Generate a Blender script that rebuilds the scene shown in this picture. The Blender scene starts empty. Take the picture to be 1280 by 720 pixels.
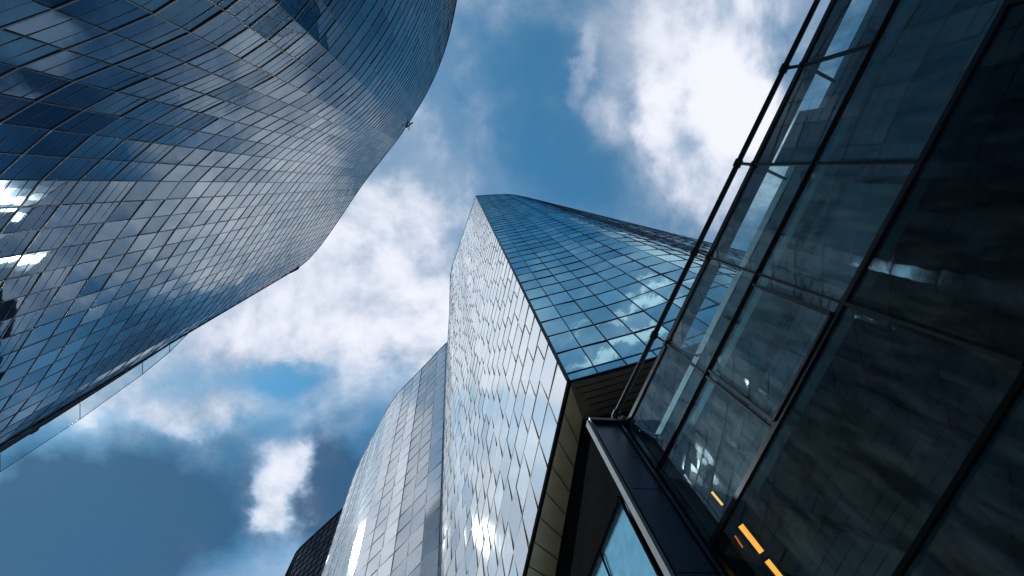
import bpy, math, random
from mathutils import Vector, Matrix
random.seed(7)
R = math.radians
scene = bpy.context.scene
COL = scene.collection

# ---------------------------------------------------------------- camera
F = 620.0                                   # focal length in 1280-wide units
EYE = Vector((0, 0, 1.6))
Zc = Vector((-75, 148, -F)).normalized()    # world up seen from the camera
Xc = (Vector((1, 0, 0)) - Zc.x * Zc).normalized()
Yc = Zc.cross(Xc)
ROT = Matrix((Xc, Yc, Zc))                  # camera space -> world space
cam = bpy.data.cameras.new('camera'); camo = bpy.data.objects.new('camera', cam)
COL.objects.link(camo); scene.camera = camo
cam.sensor_width = 36; cam.lens = 36 * F / 1280
cam.clip_start = 0.1; cam.clip_end = 6000
camo.matrix_world = Matrix.Translation(EYE) @ ROT.to_4x4()

def at(px, py, h):
    """the place h metres above eye level that is seen at (px, py)"""
    d = ROT @ Vector((px - 640, 360 - py, -F))
    return EYE + d * (h / d.z)
def plan(px, py):
    p = at(px, py, 1.0) - EYE
    return (p.x, p.y)

# ---------------------------------------------------------------- light
SUN_EL, SUN_AZ = R(48), R(152)              # azimuth measured from +X towards +Y
sd = Vector((math.cos(SUN_EL) * math.cos(SUN_AZ), math.cos(SUN_EL) * math.sin(SUN_AZ), math.sin(SUN_EL)))
sl = bpy.data.lights.new('sun', 'SUN'); sl.energy = 5.0; sl.angle = R(2.0); sl.color = (1, .97, .93)
so = bpy.data.objects.new('sun', sl); COL.objects.link(so)
so.rotation_euler = sd.to_track_quat('Z', 'Y').to_euler()
scene.view_settings.view_transform = 'Standard'
scene.view_settings.look = 'None'
scene.view_settings.exposure = 0.12
scene.view_settings.gamma = 1.0

class NT:
    """small node helper"""
    def __init__(s, tree): s.t = tree; s.n = tree.nodes; s.l = tree.links
    def new(s, typ, **kw):
        n = s.n.new(typ)
        for k, v in kw.items(): setattr(n, k, v)
        return n
    def put(s, sock, v):
        if isinstance(v, bpy.types.NodeSocket): s.l.new(v, sock)
        elif isinstance(v, (tuple, list)) and sock.type == 'RGBA' and len(v) == 3: sock.default_value = (*v, 1)
        else: sock.default_value = v
    def m(s, op, a, b=None, c=None, clamp=False):
        n = s.new('ShaderNodeMath', operation=op, use_clamp=clamp); s.put(n.inputs[0], a)
        if b is not None: s.put(n.inputs[1], b)
        if c is not None: s.put(n.inputs[2], c)
        return n.outputs[0]
    def v(s, op, a, b=None):
        n = s.new('ShaderNodeVectorMath', operation=op); s.put(n.inputs[0], a)
        if b is not None: s.put(n.inputs[1], b)
        return n.outputs['Value'] if op in ('LENGTH', 'DOT_PRODUCT') else n.outputs[0]
    def mix(s, f, a, b):
        n = s.new('ShaderNodeMix', data_type='RGBA'); s.put(n.inputs[0], f); s.put(n.inputs[6], a); s.put(n.inputs[7], b)
        return n.outputs[2]
    def step(s, x, a, b, lo=0.0, hi=1.0):
        n = s.new('ShaderNodeMapRange', interpolation_type='SMOOTHSTEP'); s.put(n.inputs[0], x)
        for i, q in enumerate((a, b, lo, hi)): n.inputs[i + 1].default_value = q
        return n.outputs[0]
    def noise(s, vec, scale, detail=5, rough=.55, dist=0.0, out=0):
        n = s.new('ShaderNodeTexNoise'); s.put(n.inputs['Vector'], vec)
        n.inputs['Scale'].default_value = scale; n.inputs['Detail'].default_value = detail
        n.inputs['Roughness'].default_value = rough; n.inputs['Distortion'].default_value = dist
        return n.outputs[out]

world = bpy.data.worlds.new('World'); scene.world = world; world.use_nodes = True
g = NT(world.node_tree); g.n.clear()
tc = g.new('ShaderNodeTexCoord')
sky = g.new('ShaderNodeTexSky', sky_type='NISHITA', sun_disc=False, sun_elevation=SUN_EL)
sky.sun_rotation = R(90) - SUN_AZ
sky.air_density = 1.0; sky.dust_density = 0.1; sky.ozone_density = 2.0
# a layer of broken cloud on a plane overhead: direction divided by its height
sep = g.new('ShaderNodeSeparateXYZ'); g.l.new(tc.outputs['Generated'], sep.inputs[0])
zz = g.m('MAXIMUM', sep.outputs[2], 0.06)
cmb = g.new('ShaderNodeCombineXYZ')
g.l.new(g.m('DIVIDE', sep.outputs[0], zz), cmb.inputs[0]); g.l.new(g.m('DIVIDE', sep.outputs[1], zz), cmb.inputs[1])
P = cmb.outputs[0]
wc = g.noise(P, 3.6, 8, .62, 0, 1)
wv = g.v('SUBTRACT', wc, (0.5, 0.5, 0.5))
wsc = g.new('ShaderNodeVectorMath', operation='SCALE'); g.l.new(wv, wsc.inputs[0]); wsc.inputs['Scale'].default_value = 0.30
flat = g.v('MULTIPLY', wsc.outputs[0], (1, 1, 0))
PW = g.v('ADD', P, flat)
def blob(px, py, rx, ry, ang=0):
    cx, cy = plan(px, py)
    mp = g.new('ShaderNodeMapping', vector_type='TEXTURE'); g.l.new(PW, mp.inputs[0])
    mp.inputs['Location'].default_value = (cx, cy, 0); mp.inputs['Rotation'].default_value = (0, 0, R(ang))
    mp.inputs['Scale'].default_value = (rx / F, ry / F, 1)
    return g.step(g.v('LENGTH', mp.outputs[0]), 0.25, 1.25, 1.0, 0.0)
def blobs(lst):
    tot = None
    for (px, py, rx, ry, ang, amp) in lst:
        b = g.m('MULTIPLY', blob(px, py, rx, ry, ang), amp)
        tot = b if tot is None else g.m('ADD', tot, b)
    return tot
CLOUDS = [(880, 50, 112, 150, 0, .8), (905, 190, 95, 120, -25, .8), (770, 150, 34, 46, 0, .35), (960, 120, 130, 190, 25, .4),
          (500, 290, 115, 120, 0, .8), (435, 370, 130, 110, -30, 1.0), (300, 405, 110, 70, -30, .7), (560, 180, 85, 110, 20, .5),
          (245, 520, 70, 55, 0, .75), (375, 618, 96, 84, 30, .9), (340, 660, 50, 40, 0, .35), (410, 580, 50, 50, 0, .3), (480, 440, 90, 60, -40, .4), (732, 85, 16, 46, 10, .5),
          (600, 500, 95, 200, 0, 2.0), (540, 400, 60, 60, 0, .9), (605, 690, 75, 80, 0, 1.2), (505, 395, 60, 60, 0, .5), (690, -130, 330, 170, 0, .42), (-60, 300, 120, 160, 0, .7), (170, 320, 150, 120, 0, 1.0), (140, 470, 90, 60, 0, .7), (300, 500, 60, 40, 0, .4), (400, 560, 110, 120, 0, .45),  # mostly unseen clouds, added so the glass has something bright to reflect
          (640, -165, 110, 9, -6, .9), (700, -120, 120, 7, -4, .7), (-250, 330, 240, 240, 0, .6), (300, 900, 240, 140, 0, .5)]  # wisps above the frame, added as streaks for the blue face to reflect
HOLES = [(650, 90, 95, 120, 0, .7), (350, 464, 52, 34, 0, .7), (715, 215, 90, 60, 20, .5), (590, 330, 40, 36, 0, .3),
         (90, 650, 220, 120, -10, .7), (700, -160, 420, 250, 0, .35), (280, 660, 60, 90, 0, .6), 
         (470, 615, 120, 120, 0, 1.4)]  # mostly hidden gap, added to darken the left tower's reflections
fb = g.noise(P, 2.6, 10, .56, .25)
fbo = g.noise(g.v('ADD', P, (.035, -.045, 0)), 2.6, 10, .56, .25)
fb2 = g.noise(P, 0.9, 4, .5)
dens = g.m('ADD', g.m('SUBTRACT', blobs(CLOUDS), blobs(HOLES)), g.m('MULTIPLY', g.m('SUBTRACT', fb, .5), 1.7))
dens = g.m('ADD', dens, g.m('MULTIPLY', g.m('SUBTRACT', fb2, .5), 0.5))
cov = g.step(dens, -0.20, 1.0)
veil = g.m('MULTIPLY', g.step(dens, -0.7, 0.4), .42)
cov = g.m('MAXIMUM', cov, veil)
# shade inside the clouds
fs = g.noise(g.v('ADD', P, (.37, .11, 0)), 1.9, 6, .55, .2)
relief = g.m('MULTIPLY', g.m('SUBTRACT', fb, fbo), 1.6)
shade = g.step(g.m('ADD', g.m('ADD', fs, relief), g.m('MULTIPLY', dens, .10)), 0.33, 0.80)
ccol = g.mix(shade, (.24, .36, .52), (.84, .86, .95))
DARK = [(455, 620, 120, 120, 0, 1.0), (150, 640, 300, 140, -5, 1.0), (60, 760, 330, 200, 0, .8), (420, 500, 60, 60, 0, .2)]  # first patch, mostly hidden, is added to darken the left tower's reflections
drk = g.m('MINIMUM', blobs(DARK), 1.0)
skyb = g.new('ShaderNodeVectorMath', operation='SCALE'); g.l.new(sky.outputs[0], skyb.inputs[0]); skyb.inputs['Scale'].default_value = 1.0
skyc = g.v('MULTIPLY', skyb.outputs[0], (0.44, .98, .98))
CB = 1.0 / 0.15
cl = g.new('ShaderNodeVectorMath', operation='SCALE'); g.l.new(ccol, cl.inputs[0]); cl.inputs['Scale'].default_value = CB
mixd = g.mix(cov, skyc, cl.outputs[0])
gry = g.new('ShaderNodeVectorMath', operation='SCALE'); gry.inputs[0].default_value = (.030, .076, .160); gry.inputs['Scale'].default_value = CB
gcov = g.m('MULTIPLY', drk, g.step(g.m('SUBTRACT', dens, g.m('MULTIPLY', drk, .0)), 0.75, 0.05, 0.0, .85))
fin = g.mix(gcov, mixd, gry.outputs[0])
bg = g.new('ShaderNodeBackground'); g.l.new(fin, bg.inputs[0]); bg.inputs[1].default_value = 0.15
wo = g.new('ShaderNodeOutputWorld'); g.l.new(bg.outputs[0], wo.inputs[0])

# ---------------------------------------------------------------- materials
def mat(name):
    m = bpy.data.materials.new(name); m.use_nodes = True
    t = NT(m.node_tree); t.n.clear()
    t.out = t.new('ShaderNodeOutputMaterial')
    return m, t
def mirror_glass(name, body, refl, ior, wav=.25, rough=.02, var=.35, cell=.55):
    """coated curtain-wall glass: dark body, fresnel reflection, slightly wavy panes that differ a little"""
    m, t = mat(name)
    tx = t.new('ShaderNodeTexCoord')
    at_ = t.new('ShaderNodeAttribute'); at_.attribute_name = 'pane'
    rv = t.new('ShaderNodeSeparateColor'); t.l.new(at_.outputs['Color'], rv.inputs[0])
    bmp = t.new('ShaderNodeBump'); bmp.inputs['Strength'].default_value = wav; bmp.inputs['Distance'].default_value = .05
    t.l.new(t.noise(tx.outputs['Object'], cell, 2, .5), bmp.inputs['Height'])
    fr = t.new('ShaderNodeFresnel'); fr.inputs['IOR'].default_value = ior; t.l.new(bmp.outputs[0], fr.inputs['Normal'])
    dirt = t.noise(tx.outputs['Object'], 1.7, 4, .6)
    gl = t.new('ShaderNodeBsdfGlossy'); gl.inputs['Roughness'].default_value = rough
    t.l.new(bmp.outputs[0], gl.inputs['Normal'])
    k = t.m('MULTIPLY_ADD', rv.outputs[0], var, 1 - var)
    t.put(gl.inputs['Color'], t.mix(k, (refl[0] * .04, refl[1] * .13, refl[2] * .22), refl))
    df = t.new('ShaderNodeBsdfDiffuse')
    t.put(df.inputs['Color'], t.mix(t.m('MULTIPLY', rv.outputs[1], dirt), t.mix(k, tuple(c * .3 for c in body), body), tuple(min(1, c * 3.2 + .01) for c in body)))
    mx = t.new('ShaderNodeMixShader'); t.l.new(fr.outputs[0], mx.inputs[0])
    t.l.new(df.outputs[0], mx.inputs[1]); t.l.new(gl.outputs[0], mx.inputs[2]); t.l.new(mx.outputs[0], t.out.inputs[0])
    return m
def clear_glass(name, tint, ior=1.9, wav=.15, refl=(.8, .95, 1), film=.12):
    m, t = mat(name)
    tx = t.new('ShaderNodeTexCoord')
    bmp = t.new('ShaderNodeBump'); bmp.inputs['Strength'].default_value = wav; bmp.inputs['Distance'].default_value = .03
    t.l.new(t.noise(tx.outputs['Object'], .7, 2, .5), bmp.inputs['Height'])
    fr = t.new('ShaderNodeFresnel'); fr.inputs['IOR'].default_value = ior; t.l.new(bmp.outputs[0], fr.inputs['Normal'])
    gl = t.new('ShaderNodeBsdfGlossy'); gl.inputs['Roughness'].default_value = .015; t.l.new(bmp.outputs[0], gl.inputs['Normal'])
    t.put(gl.inputs['Color'], refl)
    tr = t.new('ShaderNodeBsdfTransparent'); t.put(tr.inputs[0], tint)
    geo = t.new('ShaderNodeNewGeometry')
    mx = t.new('ShaderNodeMixShader'); t.l.new(t.m('MULTIPLY', fr.outputs[0], t.m('SUBTRACT', 1.0, geo.outputs['Backfacing'])), mx.inputs[0])
    t.l.new(tr.outputs[0], mx.inputs[1]); t.l.new(gl.outputs[0], mx.inputs[2])
    # film of street dust, raised on clear panes to stand in for interior light
    df = t.new('ShaderNodeBsdfDiffuse'); t.put(df.inputs[0], (.30, .36, .38))
    m2 = t.new('ShaderNodeMixShader')
    stre = t.new('ShaderNodeMapping'); t.l.new(tx.outputs['Object'], stre.inputs[0]); stre.inputs['Scale'].default_value = (1, 1, .25)
    t.l.new(t.step(t.noise(stre.outputs[0], 2.2, 6, .65), .35, .8, film * .15, film), m2.inputs[0])
    t.l.new(mx.outputs[0], m2.inputs[1]); t.l.new(df.outputs[0], m2.inputs[2]); t.l.new(m2.outputs[0], t.out.inputs[0])
    return m
def solid(name, col, rough=.5, metal=0.0, var=.25, scale=1.5, bump=.05, spec=.5):
    m, t = mat(name)
    tx = t.new('ShaderNodeTexCoord')
    b = t.new('ShaderNodeBsdfPrincipled')
    n = t.noise(tx.outputs['Object'], scale, 6, .6)
    t.put(b.inputs['Base Color'], t.mix(n, tuple(c * (1 - var) for c in col), tuple(min(1, c * (1 + var)) for c in col)))
    t.put(b.inputs['Roughness'], t.m('MULTIPLY_ADD', t.noise(tx.outputs['Object'], scale * 3, 3), .2, rough - .1))
    b.inputs['Metallic'].default_value = metal; b.inputs['Specular IOR Level'].default_value = spec
    bp = t.new('ShaderNodeBump'); bp.inputs['Strength'].default_value = bump; bp.inputs['Distance'].default_value = .02
    t.l.new(t.noise(tx.outputs['Object'], scale * 8, 4), bp.inputs['Height']); t.l.new(bp.outputs[0], b.inputs['Normal'])
    t.l.new(b.outputs[0], t.out.inputs[0])
    return m
def lamp_mat(name, col, s):
    m, t = mat(name); e = t.new('ShaderNodeEmission'); t.put(e.inputs[0], col); e.inputs[1].default_value = s
    t.l.new(e.outputs[0], t.out.inputs[0]); return m

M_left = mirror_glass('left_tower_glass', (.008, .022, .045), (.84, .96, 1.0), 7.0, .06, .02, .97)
M_blue = mirror_glass('blue_tower_glass', (.01, .10, .26), (.58, .95, 1.0), 24.0, .07, .02, .30)
M_pale = mirror_glass('pale_tower_glass', (.60, .72, .84), (.97, .99, 1.0), 5.5, .03, .06, .75)
M_silver = mirror_glass('silver_tower_glass', (.70, .84, .98), (.97, .99, 1.0), 8.0, .04, .06, .72)
M_dark = mirror_glass('dark_tower_glass', (.004, .006, .010), (.12, .16, .2), 1.4, .2, .05, .3)
M_lobby = mirror_glass('lobby_glass', (.10, .24, .36), (.8, .98, 1.0), 12.0, .05, .02, .2)
M_clear = clear_glass('clear_glass', (.70, .86, .90), 2.3, .03, film=.30)
M_deep = clear_glass('deep_glass', (.24, .33, .36), 1.5, .03, (.6, .78, .82))
M_screen = clear_glass('screen_glass', (.62, .76, .84), 1.6)
M_frame = solid('dark_frame', (.022, .026, .030), .4, .6)
M_mull = solid('mullion_metal', (.03, .035, .042), .38, .7)
M_mull2 = solid('bronze_mullion_metal', (.075, .078, .075), .32, .8)
M_palemull = solid('aluminium_mullion', (.030, .036, .042), .7, 0)
M_paleback = solid('pale_backing', (.12, .15, .18), .6)
M_back = solid('backing', (.012, .016, .02), .7)
M_steel = solid('pale_steel', (.19, .20, .21), .75, 0, .2, 1.5, .05, .2)
M_blueclad = solid('navy_cladding', (.022, .036, .065), .30, .4, .3, .8)
M_bronze = solid('bronze_soffit', (.26, .235, .165), .32, .45, .45, .35)
M_soffit = solid('dark_soffit', (.05, .042, .034), .55, .2, .5, .7)
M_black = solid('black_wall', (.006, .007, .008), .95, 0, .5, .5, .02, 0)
M_conc = solid('concrete', (.26, .26, .25), .8, 0, .2, .4)
M_int = solid('interior_paint', (.05, .055, .055), .8, 0, .3, .5)
M_ceil = solid('ceiling_panel', (.42, .49, .50), .7, 0, .3, .5)
M_blind = solid('blind_fabric', (.22, .25, .26), .8, 0, .2, .5)
M_lamp = lamp_mat('warm_lamp', (1, .26, .03), 18.0)
M_lamp3 = lamp_mat('amber_lamp', (1, .42, .08), 3.0)
M_lamp2 = lamp_mat('orange_lamp', (1, .14, .02), 8.0)
M_road = solid('asphalt', (.05, .05, .052), .85, 0, .3, .3)
M_paving = solid('paving', (.42, .40, .37), .75, 0, .2, .6)

# ---------------------------------------------------------------- mesh helpers
class MB:
    def __init__(s): s.v = []; s.f = []; s.c = []
    def quad(s, pts, col=None):
        b = len(s.v); s.v += [tuple(p) for p in pts]; s.f.append(tuple(range(b, b + len(pts)))); s.c.append(col or (1, 0, 0))
    def bar(s, a, b, out, w, d):
        """box section from a to b; d deep along out, w wide across it"""
        a, b = Vector(a), Vector(b); t = (b - a)
        if t.length < 1e-5: return
        t.normalize(); o = (out - out.dot(t) * t).normalized(); c = t.cross(o) * (w / 2); o = o * (d / 2)
        k = len(s.v)
        for p in (a, b):
            for (i, j) in ((-1, -1), (1, -1), (1, 1), (-1, 1)): s.v.append(tuple(p + c * i + o * j))
        for q in ((0, 1, 2, 3), (7, 6, 5, 4), (0, 4, 5, 1), (1, 5, 6, 2), (2, 6, 7, 3), (3, 7, 4, 0)):
            s.f.append(tuple(k + i for i in q)); s.c.append((1, 0, 0))
    def tube(s, a, b, r, n=12):
        a, b = Vector(a), Vector(b); t = (b - a).normalized()
        o = t.orthogonal().normalized(); c = t.cross(o); k = len(s.v)
        for p in (a, b):
            for i in range(n):
                q = 2 * math.pi * i / n; s.v.append(tuple(p + (o * math.cos(q) + c * math.sin(q)) * r))
        for i in range(n):
            j = (i + 1) % n; s.f.append((k + i, k + j, k + n + j, k + n + i)); s.c.append((1, 0, 0))
        s.f.append(tuple(k + i for i in reversed(range(n)))); s.c.append((1, 0, 0))
        s.f.append(tuple(k + n + i for i in range(n))); s.c.append((1, 0, 0))
    def prism(s, poly, z0, z1):
        n = len(poly); k = len(s.v)
        for i, (x, y) in enumerate(poly): s.v.append((x, y, z0[i] if isinstance(z0, list) else z0))
        for i, (x, y) in enumerate(poly): s.v.append((x, y, z1[i] if isinstance(z1, list) else z1))
        for i in range(n):
            j = (i + 1) % n; s.f.append((k + i, k + j, k + n + j, k + n + i)); s.c.append((1, 0, 0))
        s.f.append(tuple(k + i for i in reversed(range(n)))); s.c.append((1, 0, 0))
        s.f.append(tuple(k + n + i for i in range(n))); s.c.append((1, 0, 0))
    def build(s, name, m, parent=None, **props):
        me = bpy.data.meshes.new(name); me.from_pydata(s.v, [], s.f); me.update()
        ca = me.color_attributes.new('pane', 'FLOAT_COLOR', 'CORNER')
        for p in me.polygons:
            c = s.c[p.index]
            for li in p.loop_indices: ca.data[li].color = (*c, 1)
        me.materials.append(m)
        o = bpy.data.objects.new(name, me); COL.objects.link(o)
        if parent:
            o.parent = parent; o.matrix_parent_inverse = Matrix.Translation(-parent.location)
        for k, q in props.items(): o[k] = q
        return o
def thing(name, label, cat, loc, group=None):
    o = bpy.data.objects.new(name, None); COL.objects.link(o); o.location = loc
    o['label'] = label; o['category'] = cat
    if group: o['group'] = group
    o.empty_display_size = 1
    return o
def catmull(pts, n=6):
    out = []
    q = [pts[0] * 2 - pts[1]] + list(pts) + [pts[-1] * 2 - pts[-2]]
    for i in range(1, len(q) - 2):
        for k in range(n):
            t = k / n; a, b, c, d = q[i - 1], q[i], q[i + 1], q[i + 2]
            out.append(0.5 * ((2 * b) + (c - a) * t + (2 * a - 5 * b + 4 * c - d) * t * t + (3 * b - a - 3 * c + d) * t ** 3))
    out.append(q[-2]); return out
def resample(B, T, w):
    """equal-width columns along a pair of matching polylines"""
    s = [0.0]
    for i in range(1, len(B)): s.append(s[-1] + .5 * ((T[i] - T[i - 1]).xy.length + (B[i] - B[i - 1]).xy.length))
    n = max(1, round(s[-1] / w)); rb, rt = [], []
    for k in range(n + 1):
        q = s[-1] * k / n; i = 0
        while i < len(s) - 2 and s[i + 1] < q: i += 1
        f = (q - s[i]) / max(1e-9, s[i + 1] - s[i]); rb.append(B[i].lerp(B[i + 1], f)); rt.append(T[i].lerp(T[i + 1], f))
    return rb, rt
def project(p):
    v = ROT.transposed() @ (p - EYE)
    if v.z > -0.05: return None
    return (640 + F * v.x / -v.z, 360 - F * v.y / -v.z)
def area_in_view(q):
    pr = [project(p) for p in q]
    if any(p is None for p in pr): return 0
    cx = sum(p[0] for p in pr) / 4; cy = sum(p[1] for p in pr) / 4
    if not (-20 < cx < 1300 and -20 < cy < 740): return 0
    return abs(sum(pr[i][0] * pr[(i + 1) % 4][1] - pr[(i + 1) % 4][0] * pr[i][1] for i in range(4))) / 2

def facade(panels, mul, tra, back, B, T, levels, colw, thick=(.10, .16), vert=(.07, .12), thin=None, jit=.006,
           stagger=0, tone=None, sub=1, out_from=None, colt=.004, lean=0.0, thinmax=1e9):
    """columns of panes between B (foot) and T (head); collects panes into panels, bars into the mesh builders"""
    B, T = resample(B, T, colw)
    n = len(B)
    def S(u, z):
        u = min(max(u, 0), n - 1); i = min(int(u), n - 2); f = u - i
        b = B[i].lerp(B[i + 1], f); t = T[i].lerp(T[i + 1], f)
        k = (min(z, t.z) - b.z) / (t.z - b.z); return b + (t - b) * k
    ref = out_from or EYE
    def N(u, z):
        a, b = S(u - .5, z), S(u + .5, z); t = (b - a); t.z = 0; nn = Vector((t.y, -t.x, 0)).normalized()
        return nn if nn.dot((ref - S(u, z)).xy.to_3d()) > 0 else -nn
    def ztop(u):
        u = min(max(u, 0), n - 1); i = min(int(u), n - 2); return T[i].z + (T[i + 1].z - T[i].z) * (u - i)
    bias = [(random.gauss(0, colt), lean + random.gauss(0, colt)) for _ in range(n + 1)]
    for j in range(len(levels) - 1):
        z0, z1 = levels[j], levels[j + 1]
        off = 0
        if stagger: off = random.choice([0, .33, .5, .66]) if random.random() < stagger else 0
        us = [0] + [i + off for i in range(0 if off else 1, n - 1)] + [n - 1]
        for a, b in zip(us[:-1], us[1:]):
            if b - a < 1e-4: continue
            if z0 >= max(ztop(a), ztop(b)) - .05: continue
            nn = N((a + b) / 2, z0)
            for q in range(sub):
                ua, ub = a + (b - a) * q / sub, a + (b - a) * (q + 1) / sub
                c = [S(ua, z0), S(ub, z0), S(ub, z1), S(ua, z1)]
                w = (c[1] - c[0]).length; h = z1 - z0
                bx, bz = bias[int(a)]; tx, tz = bx + random.gauss(0, jit), bz + random.gauss(0, jit)
                d = [(-tx * w - tz * h) / 2, (tx * w - tz * h) / 2, (tx * w + tz * h) / 2, (-tx * w + tz * h) / 2]
                cc = [p + nn * (dd - .0) for p, dd in zip(c, d)]
                if (cc[1] - cc[0]).cross(cc[3] - cc[0]).dot(nn) < 0: cc = [cc[1], cc[0], cc[3], cc[2]]
                r = random.random() if tone is None else tone((a + b) / 2, z0)
                panels.append((area_in_view(cc), cc, (r, random.random(), random.random())))
            back.quad([p - nn * .25 for p in (S(a, z0), S(b, z0), S(b, z1), S(a, z1))])
            if z0 < ztop(b): mul.bar(S(b, z0) + nn * .02, S(b, z1) + nn * .02, nn, *vert)
            if a == 0: mul.bar(S(a, z0) + nn * .03, S(a, z1) + nn * .03, nn, vert[0] * 1.6, vert[1] * 1.6)
            if thin and z0 < thinmax:
                for fr in thin:
                    zm = z0 + (z1 - z0) * fr
                    if zm < min(ztop(a), ztop(b)): mul.bar(S(a, zm) + nn * .01, S(b, zm) + nn * .01, nn, .05, .03)
        for i in range(n - 1):                      # the floor line itself
            if z0 < max(T[i].z, T[i + 1].z):
                nn = N(i + .5, z0); tra.bar(S(i, z0) + nn * .02, S(i + 1, z0) + nn * .02, nn, *thick)
    for i in range(n - 1):                          # coping along the head
        nn = N(i + .5, T[i].z); tra.bar(T[i] + nn * .06, T[i + 1] + nn * .06, nn, .25, .2)
    return B, T
def bays(seed, amount, dark=0):
    """glazing that differs from bay to bay (blinds drawn, lighter frit); the first few bays can be toned darker"""
    rr = random.Random(seed); col = [rr.random() for _ in range(400)]
    def f(u, z):
        v = col[int(u)] * amount + random.random() * (1 - amount)
        v = 1 - .34 * (1 - v)
        return v * .35 if dark and dark * .35 < u < dark else v
    return f
def emit_panels(panels, m, root, kmax=96):
    panels.sort(key=lambda q: -q[0])
    for a, c, col in panels[:kmax]:
        mb = MB(); mb.quad(c, col); mb.build('glass_pane', m, root)
    mb = MB()
    for a, c, col in panels[kmax:]: mb.quad(c, col)
    mb.build('glass_pane', m, root, kind='stuff')
def lv(z0, step, n): return [z0 + step * i for i in range(n + 1)]

# ---------------------------------------------------------------- ground
gm = MB(); gm.quad([(-2500, -2500, -.15), (2500, -2500, -.15), (2500, 2500, -.15), (-2500, 2500, -.15)])
gm.build('ground', M_road, None, kind='structure')
gm = MB(); gm.prism([(-60, -90), (60, -90), (60, 60), (-60, 60)], -.14, 0.0)
gm.build('pavement', M_paving, None, kind='structure')

# ---------------------------------------------------------------- left tower
HL = 215
tops = [(600, -330), (584, -120), (571, 0), (548, 85), (508, 158), (455, 228), (385, 325), (322, 357), (228, 420), (100, 503), (0, 566), (-140, 655), (-330, 780)]
TL = [at(x, y, HL) for x, y in tops]
BL = [Vector((p.x, p.y, 0)) for p in TL]
# the foot of the tower is turned a little against its head
for i, (dx, dy) in {2: (0, 5), 3: (4, 9), 4: (6, 6), 5: (1, -6), 6: (-5, -1)}.items(): BL[i] += Vector((dx, dy, 0))
TLs, BLs = catmull(TL, 5), catmull(BL, 5)
root = thing('glass_tower', 'giant curved dark blue glass tower leaning in from the upper left corner', 'tower', (-45, 0, 0))
pan, mul, tra, back = [], MB(), MB(), MB()
LB, LT = facade(pan, mul, tra, back, BLs, TLs, lv(0, 4.6, 47) + [HL + 1.6], 3.1, thick=(.17, .10), vert=(.085, .07), thin=(.36, .72), jit=.006, thinmax=62, tone=lambda u, z: max(0, 1 - .22 * random.random() - .90 * max(0, min(1, (104 - z + random.gauss(0, 6)) / 74)) * max(0, min(1, (80 - u) / 26))))  # pane tone darkened on the low near storeys, painting in a dark reflection
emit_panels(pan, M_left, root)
mul.build('mullion', M_mull, root, kind='stuff'); tra.build('floor_band', M_mull2, root, kind='stuff')
# solid body behind the curtain wall, with a flat roof
pl = [(p.x, p.y) for p in LT]; inner = []
for i, p in enumerate(LT):
    a, b = LT[max(0, i - 1)], LT[min(len(LT) - 1, i + 1)]; t = (b - a).xy.normalized(); nn = Vector((t.y, -t.x))
    if nn.dot(-p.xy) > 0: nn = -nn
    inner.append(((p.xy + nn * 0.6).x, (p.xy + nn * .6).y))
bd = MB(); bd.quad([(x, y, HL + 1.0) for x, y in inner] + [(-420, 250, HL + 1.0), (-420, -300, HL + 1.0)])
bd.build('roof', M_back, root)
back.build('backing_wall', M_back, root)
# frameless glass screen standing above the roof edge
sc = MB(); scm = MB()
sp = [(236, 416), (212, 440), (178, 468), (100, 524), (0, 590), (-140, 680)]
lo = [(228, 420), (212, 431), (178, 453), (100, 504), (0, 567), (-140, 656)]
A_ = [at(x, y, HL + 1.5) for x, y in lo]; B_ = [at(x, y, HL - 1) for x, y in sp]
for i in range(len(sp) - 1):
    sc.quad([A_[i], A_[i + 1], B_[i + 1], B_[i]], (.7, .3, 0))
    if i: scm.bar(A_[i], B_[i], Vector((0, 0, 1)), .18, .18)
    scm.bar(B_[i], B_[i + 1], Vector((0, 0, 1)), .22, .22)
sc.build('canopy_glass', M_screen, root); scm.build('canopy_frame', M_mull, root)

mb = MB(); q = at(507, 160, HL + 1.2); mb.bar(q, at(516, 153, HL + 2), Vector((0, 0, 1)), .5, .6); mb.bar(at(512, 153, HL + 2), at(511, 163, HL + 1), Vector((0, 0, 1)), .3, .3); mb.build('maintenance_bracket', M_frame, root)
# ---------------------------------------------------------------- central tower
HC, HT = 34.0, 225.0
c0 = at(711, 477, HC)
# right-hand blue face: foot along its soffit edge, head raked down to the right
rimg = [((595, 245), 225), ((618, 243.5), 225), ((645, 244), 222), ((700, 257), 195), ((760, 272), 172), ((820, 287), 152), ((880, 302), 135), ((960, 322), 116)]
TR = [at(x, y, h) for (x, y), h in rimg]
foot = [c0, at(770, 462, HC), at(830, 446, HC)]
BR = [c0.copy()] + [None] * (len(TR) - 1)
BR[1] = Vector((TR[1].x * .88, at(830, 446, HC).y - .3, c0.z))
for i in range(2, len(TR)): BR[i] = Vector((TR[i].x, TR[i].y - .5, c0.z))
TRs, BRs = catmull(TR, 6), catmull(BR, 6)
root = thing('glass_tower', 'tall wedge-shaped tower with one blue and one silvery glass face, rising at the centre', 'tower', (c0.x, c0.y, 0))
pan, mul, tra, back = [], MB(), MB(), MB()
zb = c0.z
LEV = [zb, zb + 1.3] + [zb + 1.3 + 4.2 * (i + 1) for i in range(46)]
RB, RT = facade(pan, mul, tra, back, BRs, TRs, LEV, 2.35, thick=(.11, .07), vert=(.09, .07), jit=.006, colt=.010, out_from=Vector((20, -60, 0)))
emit_panels(pan, M_blue, root, 96)
mul.build('mullion', M_mull, root, kind='stuff'); tra.build('floor_band', M_mull, root, kind='stuff')
back.build('backing_wall', M_back, root)
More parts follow.
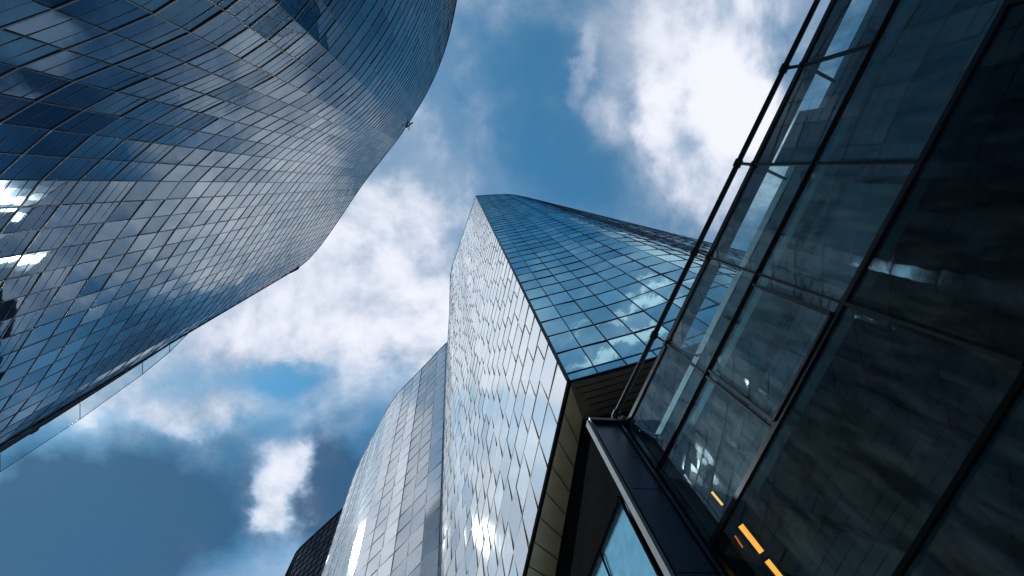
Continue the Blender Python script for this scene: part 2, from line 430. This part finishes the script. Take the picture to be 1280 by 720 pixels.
# left-hand silvery face
lt = [((595, 245), 225), ((579, 292), 225), ((563, 340), 225), ((562, 385), 222)]
TF = [at(x, y, h) for (x, y), h in lt]
lb = [c0.copy(), at(694, 540, HC), at(674, 632, HC), at(655, 720, HC)]
e_ = (lb[3] - lb[0]); L = (TF[3] - TF[0]).xy.length
BF = [c0 + e_ * ((TF[i] - TF[0]).xy.length / e_.xy.length) for i in range(4)]
fp = at(538, 720, 1) - EYE; fp = EYE + fp * (TF[3].y / fp.y)      # where the far edge passes lower down
BF[3] = Vector((TF[3].x + (fp.x - TF[3].x) * (TF[3].z - zb) / (TF[3].z - fp.z), BF[3].y, zb))
pan, mul, tra, back = [], MB(), MB(), MB()
FB, FT = facade(pan, mul, tra, back, BF, TF, [zb + 4.2 * i for i in range(46)] + [EYE.z + 226], 3.7,
                thick=(.10, .13), vert=(.085, .10), tone=bays(5, .75), jit=.004, colt=.009, lean=.022, stagger=.6, out_from=Vector((-60, 30, 0)))
emit_panels(pan, M_pale, root, 96)
mul.build('mullion', M_palemull, root, kind='stuff'); tra.build('floor_band', M_palemull, root, kind='stuff')
back.build('backing_wall', M_paleback, root)
ef = MB()
ef.bar(c0 + Vector((-.05, -.1, 0)), TF[0] + Vector((-.05, -.1, .3)), Vector((-.5, -.8, 0)), .30, .34)
ef.build('corner_frame', M_frame, root)
# far edge, roof and soffits
fe = MB(); fe.quad([FB[-1], FT[-1], FT[-1] + Vector((30, 20, 0)), FB[-1] + Vector((30, 20, 0))]); fe.build('rear_wall', M_black, root)
rf = MB(); rf.quad([p - Vector((0, 0, .4)) for p in RT] + [Vector((75, 70, 120))] + [p - Vector((0, 0, .4)) for p in reversed(FT)]); rf.build('roof', M_back, root)

w0, w1 = at(727, 522, HC - .1), at(692, 722, HC - .1)      # wall under the overhang
wd = (w1 - w0).normalized(); w2 = w0 + wd * 60
f_end = lb[0] + (lb[3] - lb[0]).normalized() * 70
so1 = MB(); so1.prism([(p.x, p.y) for p in (c0, w0, w2, f_end)], zb - .35, zb - .02); so1.build('soffit', M_bronze, root)
ef = MB(); ef.bar(lb[0] + Vector((0, 0, -.1)), f_end + Vector((0, 0, -.1)), Vector((-1, 0, 0)), .5, .22); ef.build('soffit_edge', M_black, root)
so2 = MB()
fr = [RB[i] for i in range(0, len(RB))]
so2.prism([(c0.x + .02, c0.y + .05)] + [(p.x, p.y + .15) for p in fr[1:]] + [(w2.x + 45, w2.y), (w2.x, w2.y), (w0.x + .01, w0.y)], zb - .33, zb - .04)
so2.build('soffit', M_soffit, root)
sb = MB()
for k in range(1, 8):                                       # seams and slats of the soffit
    a = c0.lerp(w0, .0) + wd * (2.1 * k); b = w0 + wd * (2.1 * k)
    a = lb[0] + (lb[3] - lb[0]).normalized() * (2.3 * k)
    sb.bar(a + Vector((0, 0, -.37)), b + Vector((0, 0, -.37)), Vector((0, 0, 1)), .05, .03)
sb.build('soffit_seam', M_frame, root)
sb = MB()
q0, q1 = RB[0], RB[4]
dirr = (q1 - q0).normalized(); per = Vector((-dirr.y, dirr.x, 0))
for k in range(1, 9):
    sb.bar(q0 + per * (.55 * k) + dirr * (.1 + .25 * k) + Vector((0, 0, -.37)), q0 + per * (.55 * k) + dirr * 14 + Vector((0, 0, -.37)), Vector((0, 0, 1)), .07, .05)
sb.build('soffit_slat', M_frame, root, kind='stuff')
# recessed wall under the overhang: dark above, pale glazing below
g0, g1 = at(775, 620, 1), at(735, 720, 1)
def on_wall(px, py):
    d = (at(px, py, 1) - EYE); n = Vector((-wd.y, wd.x, 0)); t = n.dot(w0 - EYE) / n.dot(d); return EYE + d * t
ga, gb = on_wall(775, 622), on_wall(736, 720)
gd = (gb - ga); gfar = ga + gd * (30 / gd.length)
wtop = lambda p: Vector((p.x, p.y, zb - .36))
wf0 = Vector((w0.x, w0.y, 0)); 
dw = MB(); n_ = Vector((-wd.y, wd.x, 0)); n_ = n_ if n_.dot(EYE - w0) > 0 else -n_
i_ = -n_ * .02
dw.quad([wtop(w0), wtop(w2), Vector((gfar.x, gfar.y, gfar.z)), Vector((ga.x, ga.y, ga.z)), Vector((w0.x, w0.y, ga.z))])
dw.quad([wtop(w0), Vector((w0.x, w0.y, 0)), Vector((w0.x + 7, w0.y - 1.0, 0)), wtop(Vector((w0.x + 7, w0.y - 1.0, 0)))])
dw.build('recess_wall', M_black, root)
LBt = [Vector((ga.x, ga.y, 0)), Vector((gfar.x, gfar.y, 0))]; LTt = [ga, gfar]
pan, mul, tra, back = [], MB(), MB(), MB()
facade(pan, mul, tra, back, LBt, LTt, lv(2, 16, 3), 5.2, thick=(.10, .10), vert=(.10, .10), jit=.003, lean=-.02, out_from=EYE)
emit_panels(pan, M_lobby, root, 40)
mul.build('mullion', M_black, root, kind='stuff'); tra.build('floor_band', M_black, root, kind='stuff'); back.build('backing_wall', M_back, root)

# ---------------------------------------------------------------- curved tower behind, lower left of the central one
HB = 173
bt = [(640, 392), (600, 408), (561, 425), (540, 446), (515, 472), (490, 500), (462, 552), (440, 600), (424, 655), (412, 722), (405, 800), (402, 900)]
T2 = [at(x, y, HB) for x, y in bt]
for p in T2: p.y += .5
B2 = [Vector((p.x, p.y, 0)) for p in T2]
root = thing('glass_tower', 'lower silvery glass tower with rounded stepped shoulder behind the central tower', 'tower', (T2[3].x, T2[3].y, 0))
pan, mul, tra, back = [], MB(), MB(), MB()
facade(pan, mul, tra, back, catmull(B2, 4), catmull(T2, 4), [0, 8, 16] + [24 + 5.0 * i for i in range(30)] + [HB + 1.6], 4.4,
       thick=(.13, .08), vert=(.11, .08), tone=bays(9, .7, 9), jit=.005, colt=.010, lean=.012, stagger=.0, out_from=Vector((-100, 20, 0)))
emit_panels(pan, M_silver, root, 96)
mul.build('mullion', M_palemull, root, kind='stuff'); tra.build('floor_band', M_palemull, root, kind='stuff'); back.build('backing_wall', M_paleback, root)
rf = MB(); rf.quad([p - Vector((0, 0, .4)) for p in catmull(T2, 4)] + [Vector((60, 260, HB)), Vector((60, 70, HB))]); rf.build('roof', M_back, root)

# ---------------------------------------------------------------- far dark tower
HD = 200
dt = [(440, 626), (432, 632), (371, 688), (357, 718), (345, 760), (330, 850)]
T3 = [at(x, y, HD) for x, y in dt]; B3 = [Vector((p.x, p.y, 0)) for p in T3]
root = thing('dark_tower', 'small far black tower peeking out at the bottom beside the silvery tower', 'tower', (T3[2].x, T3[2].y, 0))
pan, mul, tra, back = [], MB(), MB(), MB()
facade(pan, mul, tra, back, B3, T3, [0] + [60 + 4 * i for i in range(36)] + [HD + 1.6], 4.0, thick=(.25, .2), vert=(.2, .2), jit=.004, out_from=Vector((-300, 0, 0)))
emit_panels(pan, M_dark, root, 96)
mul.build('mullion', M_black, root, kind='stuff'); tra.build('floor_band', M_black, root, kind='stuff'); back.build('backing_wall', M_back, root)
fs_ = MB(); fs_.quad([B3[0], T3[0], T3[0] + Vector((60, -20, 0)), B3[0] + Vector((60, -20, 0))]); fs_.build('side_wall', M_black, root)
rf = MB(); rf.quad([p + Vector((0, 0, -.3)) for p in T3] + [T3[0] + Vector((60, 90, -.3)), T3[0] + Vector((60, -20, -.3))]); rf.build('roof', M_back, root)

# ---------------------------------------------------------------- low glass building on the right
HR = 20.0
P0 = at(784, 531, HR); P1 = at(1043, 0, HR)
ex = (P1 - P0).normalized(); nr = Vector((ex.y, -ex.x, 0)); nr = nr if nr.dot(EYE - P0) > 0 else -nr
# column spacing read off four mullion heads on the edge
ts = [(at(x, y, HR) - P0).dot(ex) for x, y in ((833, 422), (880, 322), (933, 216), (999, 90))]
SP = sum(t / (i + 1) for i, t in enumerate(ts)) / 4
def hgt(px, py):
    d = at(px, py, 1) - EYE; return nr.dot(P0 - EYE) / nr.dot(d)
hs = [hgt(885, 465), hgt(1122, 0), hgt(970, 530), hgt(1265, 0), hgt(1200, 700)]
h1 = (hs[0] + hs[1]) / 2; h2 = (hs[2] + hs[3]) / 2; st = h1 - h2
lvls = [HR, h1, h2, h2 - st * 1.15, h2 - st * 2.3, h2 - st * 3.3]
NC = 8
root = thing('glass_building', 'low dark glass building with handrail along its roof edge, filling the right side', 'building', (P0.x, P0.y, 0))
def W(t, h, o=0.0): 
    p = P0 + ex * t + nr * o; return Vector((p.x, p.y, EYE.z + h))
def wbox(mb, t0, t1, h0, h1_, o0, o1):
    a = [W(t0, h0, o0), W(t1, h0, o0), W(t1, h0, o1), W(t0, h0, o1)]
    mb.prism([(p.x, p.y) for p in a], EYE.z + h0, EYE.z + h1_)
Lr = SP * NC
# panes, each its own part
for r in range(len(lvls) - 1):
    for c in range(NC):
        if r >= 2 and c % 2: continue
        c1 = c + (2 if r >= 2 else 1)
        if r == 1 and c == 3: c1 = 5
        if r == 1 and c == 4: continue
        mb = MB(); j = [random.gauss(0, .004) for _ in range(4)]
        q = [W(c * SP, lvls[r + 1], j[0]), W(c1 * SP, lvls[r + 1], j[1]), W(c1 * SP, lvls[r], j[2]), W(c * SP, lvls[r], j[3])]
        if (q[1] - q[0]).cross(q[3] - q[0]).dot(nr) < 0: q = [q[1], q[0], q[3], q[2]]
        mb.quad(q); mb.quad([p - nr * .024 for p in reversed(q)])
        mb.build('glass_pane', M_clear if r < 2 else M_deep, root)
for i, h in enumerate(lvls):
    mb = MB(); hh = (.12, .065, .085, .06, .06, .06)[i]
    wbox(mb, -.06, Lr, h - hh, h + hh, -.06, .07); mb.build('transom', M_frame if i < 3 else M_black, root)
    if i in (1,):
        mb = MB(); wbox(mb, -.05, Lr, h - .02, h + .02, .07, .12); mb.build('transom_cap', M_mull2, root)
for r in range(len(lvls) - 1):
    for c in range(1, NC):
        if r >= 2 and c % 2: continue
        if r == 1 and c == 4: continue
        mb = MB(); wbox(mb, c * SP - .045, c * SP + .045, lvls[r + 1] + .1, lvls[r] - .1, -.08, .075); mb.build('mullion', M_frame, root)
mb = MB(); wbox(mb, -.09, .05, 0 - 1.5, HR + .14, -.12, .14); mb.build('corner_post', M_frame, root)
# opening light set into the second row
mb = MB()
t0, t1, a, b = SP * 1.06, SP * 1.90, lvls[2] + .12, lvls[1] - .15
for (p, q) in (((t0, a), (t1, a)), ((t1, a), (t1, b)), ((t0, b), (t0, a))):
    mb.bar(W(*p, .09), W(*q, .09), nr, .09, .07)
mb.bar(W(t1, a, .09), W(t1, b - .5, .09), nr, .14, .12)
mb.build('window_frame', M_mull2, root)
# inside: roof deck with a long slot, floor slabs, columns, back wall
dp = 9.0
mb = MB(); wbox(mb, 0, Lr, HR - .12, HR + .05, -.62, -.12); mb.build('roof_edge', M_int, root)
mb = MB(); wbox(mb, 0, Lr, HR - .3, HR + .1, -dp, -1.55); mb.build('roof', M_ceil, root)
for c in range(NC + 1):
    mb = MB(); wbox(mb, c * SP - .05, c * SP + .05, HR - .16, HR - .05, -1.55, -.62); mb.build('roof_strut', M_frame, root)
for h in lvls[1:]:
    mb = MB(); wbox(mb, 0, Lr, h - .22, h + .12, -dp, -.35); mb.build('floor_slab', M_ceil, root)
mb = MB(); wbox(mb, 0, Lr, -1.6, HR, -dp - .3, -dp); mb.build('rear_wall', M_int, root)
mb = MB(); wbox(mb, Lr, Lr + .3, -1.6, HR, -dp, 0); mb.build('side_wall', M_int, root)
for c in range(1, NC, 2):
    mb = MB(); a = W(c * SP + .4, -1.6, -2.2); b = W(c * SP + .4, HR - .3, -2.2); mb.tube(a, b, .28, 20); mb.build('column', M_conc, root)
for r, spans in ((1, ((2.1, 2.9), (3.1, 4.7))), (0, ((3.05, 3.6),))):
    for s0, s1 in spans:
        mb = MB(); wbox(mb, s0 * SP, s1 * SP, lvls[r + 1] + .6, lvls[r] - .3, -.62, -.60); mb.build('roller_blind', M_blind, root)
# secondary beams under the ceilings of the two upper storeys
for r in (0, 1, 2):
    for c in range(NC):
        mb = MB(); a = (c + .5) * SP
        wbox(mb, a - .06, a + .06, lvls[r] - (.5 if r else .46), lvls[r] - (.23 if r else .31), -dp, -(.55 if r else 1.7)); mb.build('ceiling_beam', M_frame, root)
    mb = MB()
    for k in range(1, 12):
        o = -.9 - .7 * k; wbox(mb, .1, Lr - .1, lvls[r] - (.245 if r else .33), lvls[r] - (.235 if r else .305), o - .015, o + .015)
    mb.build('ceiling_joint', M_black, root, kind='stuff')
# ceiling services
for r in (1,):
    for k in range(1):
        mb = MB(); mb.tube(W(0.2, lvls[r] - .55, -1.6 - 1.9 * k), W(Lr - .2, lvls[r] - .55, -1.6 - 1.9 * k), .13, 12); mb.build('ceiling_duct', M_mull, root)
# lower part: stone plinth
mb = MB(); wbox(mb, 0, Lr, -1.6, lvls[-1] - .25, -dp, 0.02); mb.build('plinth', M_black, root)
# end return: navy cladding up to a pale steel post
Q = at(737, 529, HR); qd = (Q - P0); qd.z = 0; ql = qd.length; qn = qd.normalized(); qo = Vector((qn.y, -qn.x, 0)); qo = qo if qo.dot(EYE - Q) > 0 else -qo
seams = [HR, at(803, 606, 1).z * 0 + 15.2, 11.3, 7.0, 2.5, -1.5]
for i in range(len(seams) - 1):
    mb = MB(); a = P0 + qn * .10; b = Q - qn * .02
    z0, z1 = EYE.z + seams[i + 1] + .04, EYE.z + seams[i] - .0
    mb.prism([(p.x, p.y) for p in (a, b, b - qo * .25, a - qo * .25)], z0, z1); mb.build('cladding_panel', M_blueclad, root)
mb = MB(); a, b = P0 + qn * .05, Q
away = (Q - EYE); away.z = 0; away.normalize(); away = (away + ex * .25).normalized()
mb.prism([(p.x, p.y) for p in (a - qo * .05, b - qo * .05, b + away * 3, a + away * 3)], 0, EYE.z + HR - .1); mb.build('end_wall', M_black, root)
mb = MB(); mb.bar(Vector((Q.x, Q.y, 0)) + qn * .08, Vector((Q.x, Q.y, EYE.z + HR)) + qn * .08, qo, .13, .30); mb.build('edge_post', M_steel, root)
mb = MB(); mb.bar(Vector((Q.x, Q.y, 0)) - qn * .06 + qo * .06, Vector((Q.x, Q.y, EYE.z + HR)) - qn * .06 + qo * .06, qo, .05, .2); mb.build('post_trim', M_frame, root)
mb = MB(); mb.bar(Vector((P0.x, P0.y, 0)) + qn * .35 + qo * .05, Vector((P0.x, P0.y, EYE.z + HR)) + qn * .35 + qo * .05, qo, .07, .12); mb.build('cladding_trim', M_mull2, root)
mb = MB(); mb.bar(P0 + qn * .0 + Vector((0, 0, .1)), Q + Vector((0, 0, .1)), qo, .2, .4); mb.build('coping', M_frame, root)

# warm ceiling strip lights (hang inside, things of their own)
def strip(a, b, h, name, label, m, w=.17):
    A, B = at(*a, h), at(*b, h); r = thing(name, label, 'lamp', (A.x, A.y, A.z), 'warm strip lights under the ceilings')
    mb = MB(); mb.bar(A, B, Vector((0, 0, 1)), w, .03); mb.build('tube', m, r)
    mb = MB(); mb.bar(A + Vector((0, 0, .05)), B + Vector((0, 0, .05)), Vector((0, 0, 1)), w + .06, .06); mb.build('housing', M_frame, r)
hc = lvls[2] - .36
strip((926, 657), (952, 690), hc, 'strip_light', 'longest glowing warm strip light inside the dark building', M_lamp)
strip((959, 701), (976, 722), hc, 'strip_light', 'warm strip light cut by the bottom edge of the picture', M_lamp)
strip((919, 670), (928, 684), hc - .02, 'strip_light', 'small dim orange strip light beside the longest one', M_lamp2, .05)
strip((890, 615), (903, 631), lvls[1] - .36, 'strip_light', 'short warm strip light one floor above the others', M_lamp3, .09)

# ---------------------------------------------------------------- handrail along the roof edge
RH, RO = .95, .22
root = thing('roof_handrail', 'black tubular handrail running along the roof edge of the right building', 'handrail', tuple(W(0, HR, RO)))
r0, r1 = at(764, 529, HR + RH), at(1022, 0, HR + RH)
rd = (r1 - r0).normalized()
mb = MB(); mb.tube(r0 - rd * .1, r0 + rd * Lr, .12, 16); mb.build('rail', M_frame, root)
for c in range(0, NC + 1):
    a = W(c * SP, HR + .05, .02); k = (a - r0).dot(rd); b = r0 + rd * k
    mb = MB(); mb.tube(a, b, .07, 10)
    mb.bar(a + Vector((0, 0, -.05)) - ex * .12, a + Vector((0, 0, -.05)) + ex * .12, nr, .16, .22)
    mb.tube(b - rd * .16, b + rd * .16, .17, 14)
    mb.build('bracket', M_frame, root)
mb = MB(); a = W(0, HR + .1, .1)
mb.prism([(p.x, p.y) for p in (a, a + ex * .3, a + ex * .3 + nr * .25, a + nr * .25)], a.z, a.z + .03)
mb.prism([(p.x, p.y) for p in (r0 - rd * .2, r0 + rd * .1, r0 + rd * .1 + nr * .1, r0 - rd * .2 + nr * .1)], a.z - .1, a.z + .5)
mb.build('end_plate', M_steel, root)
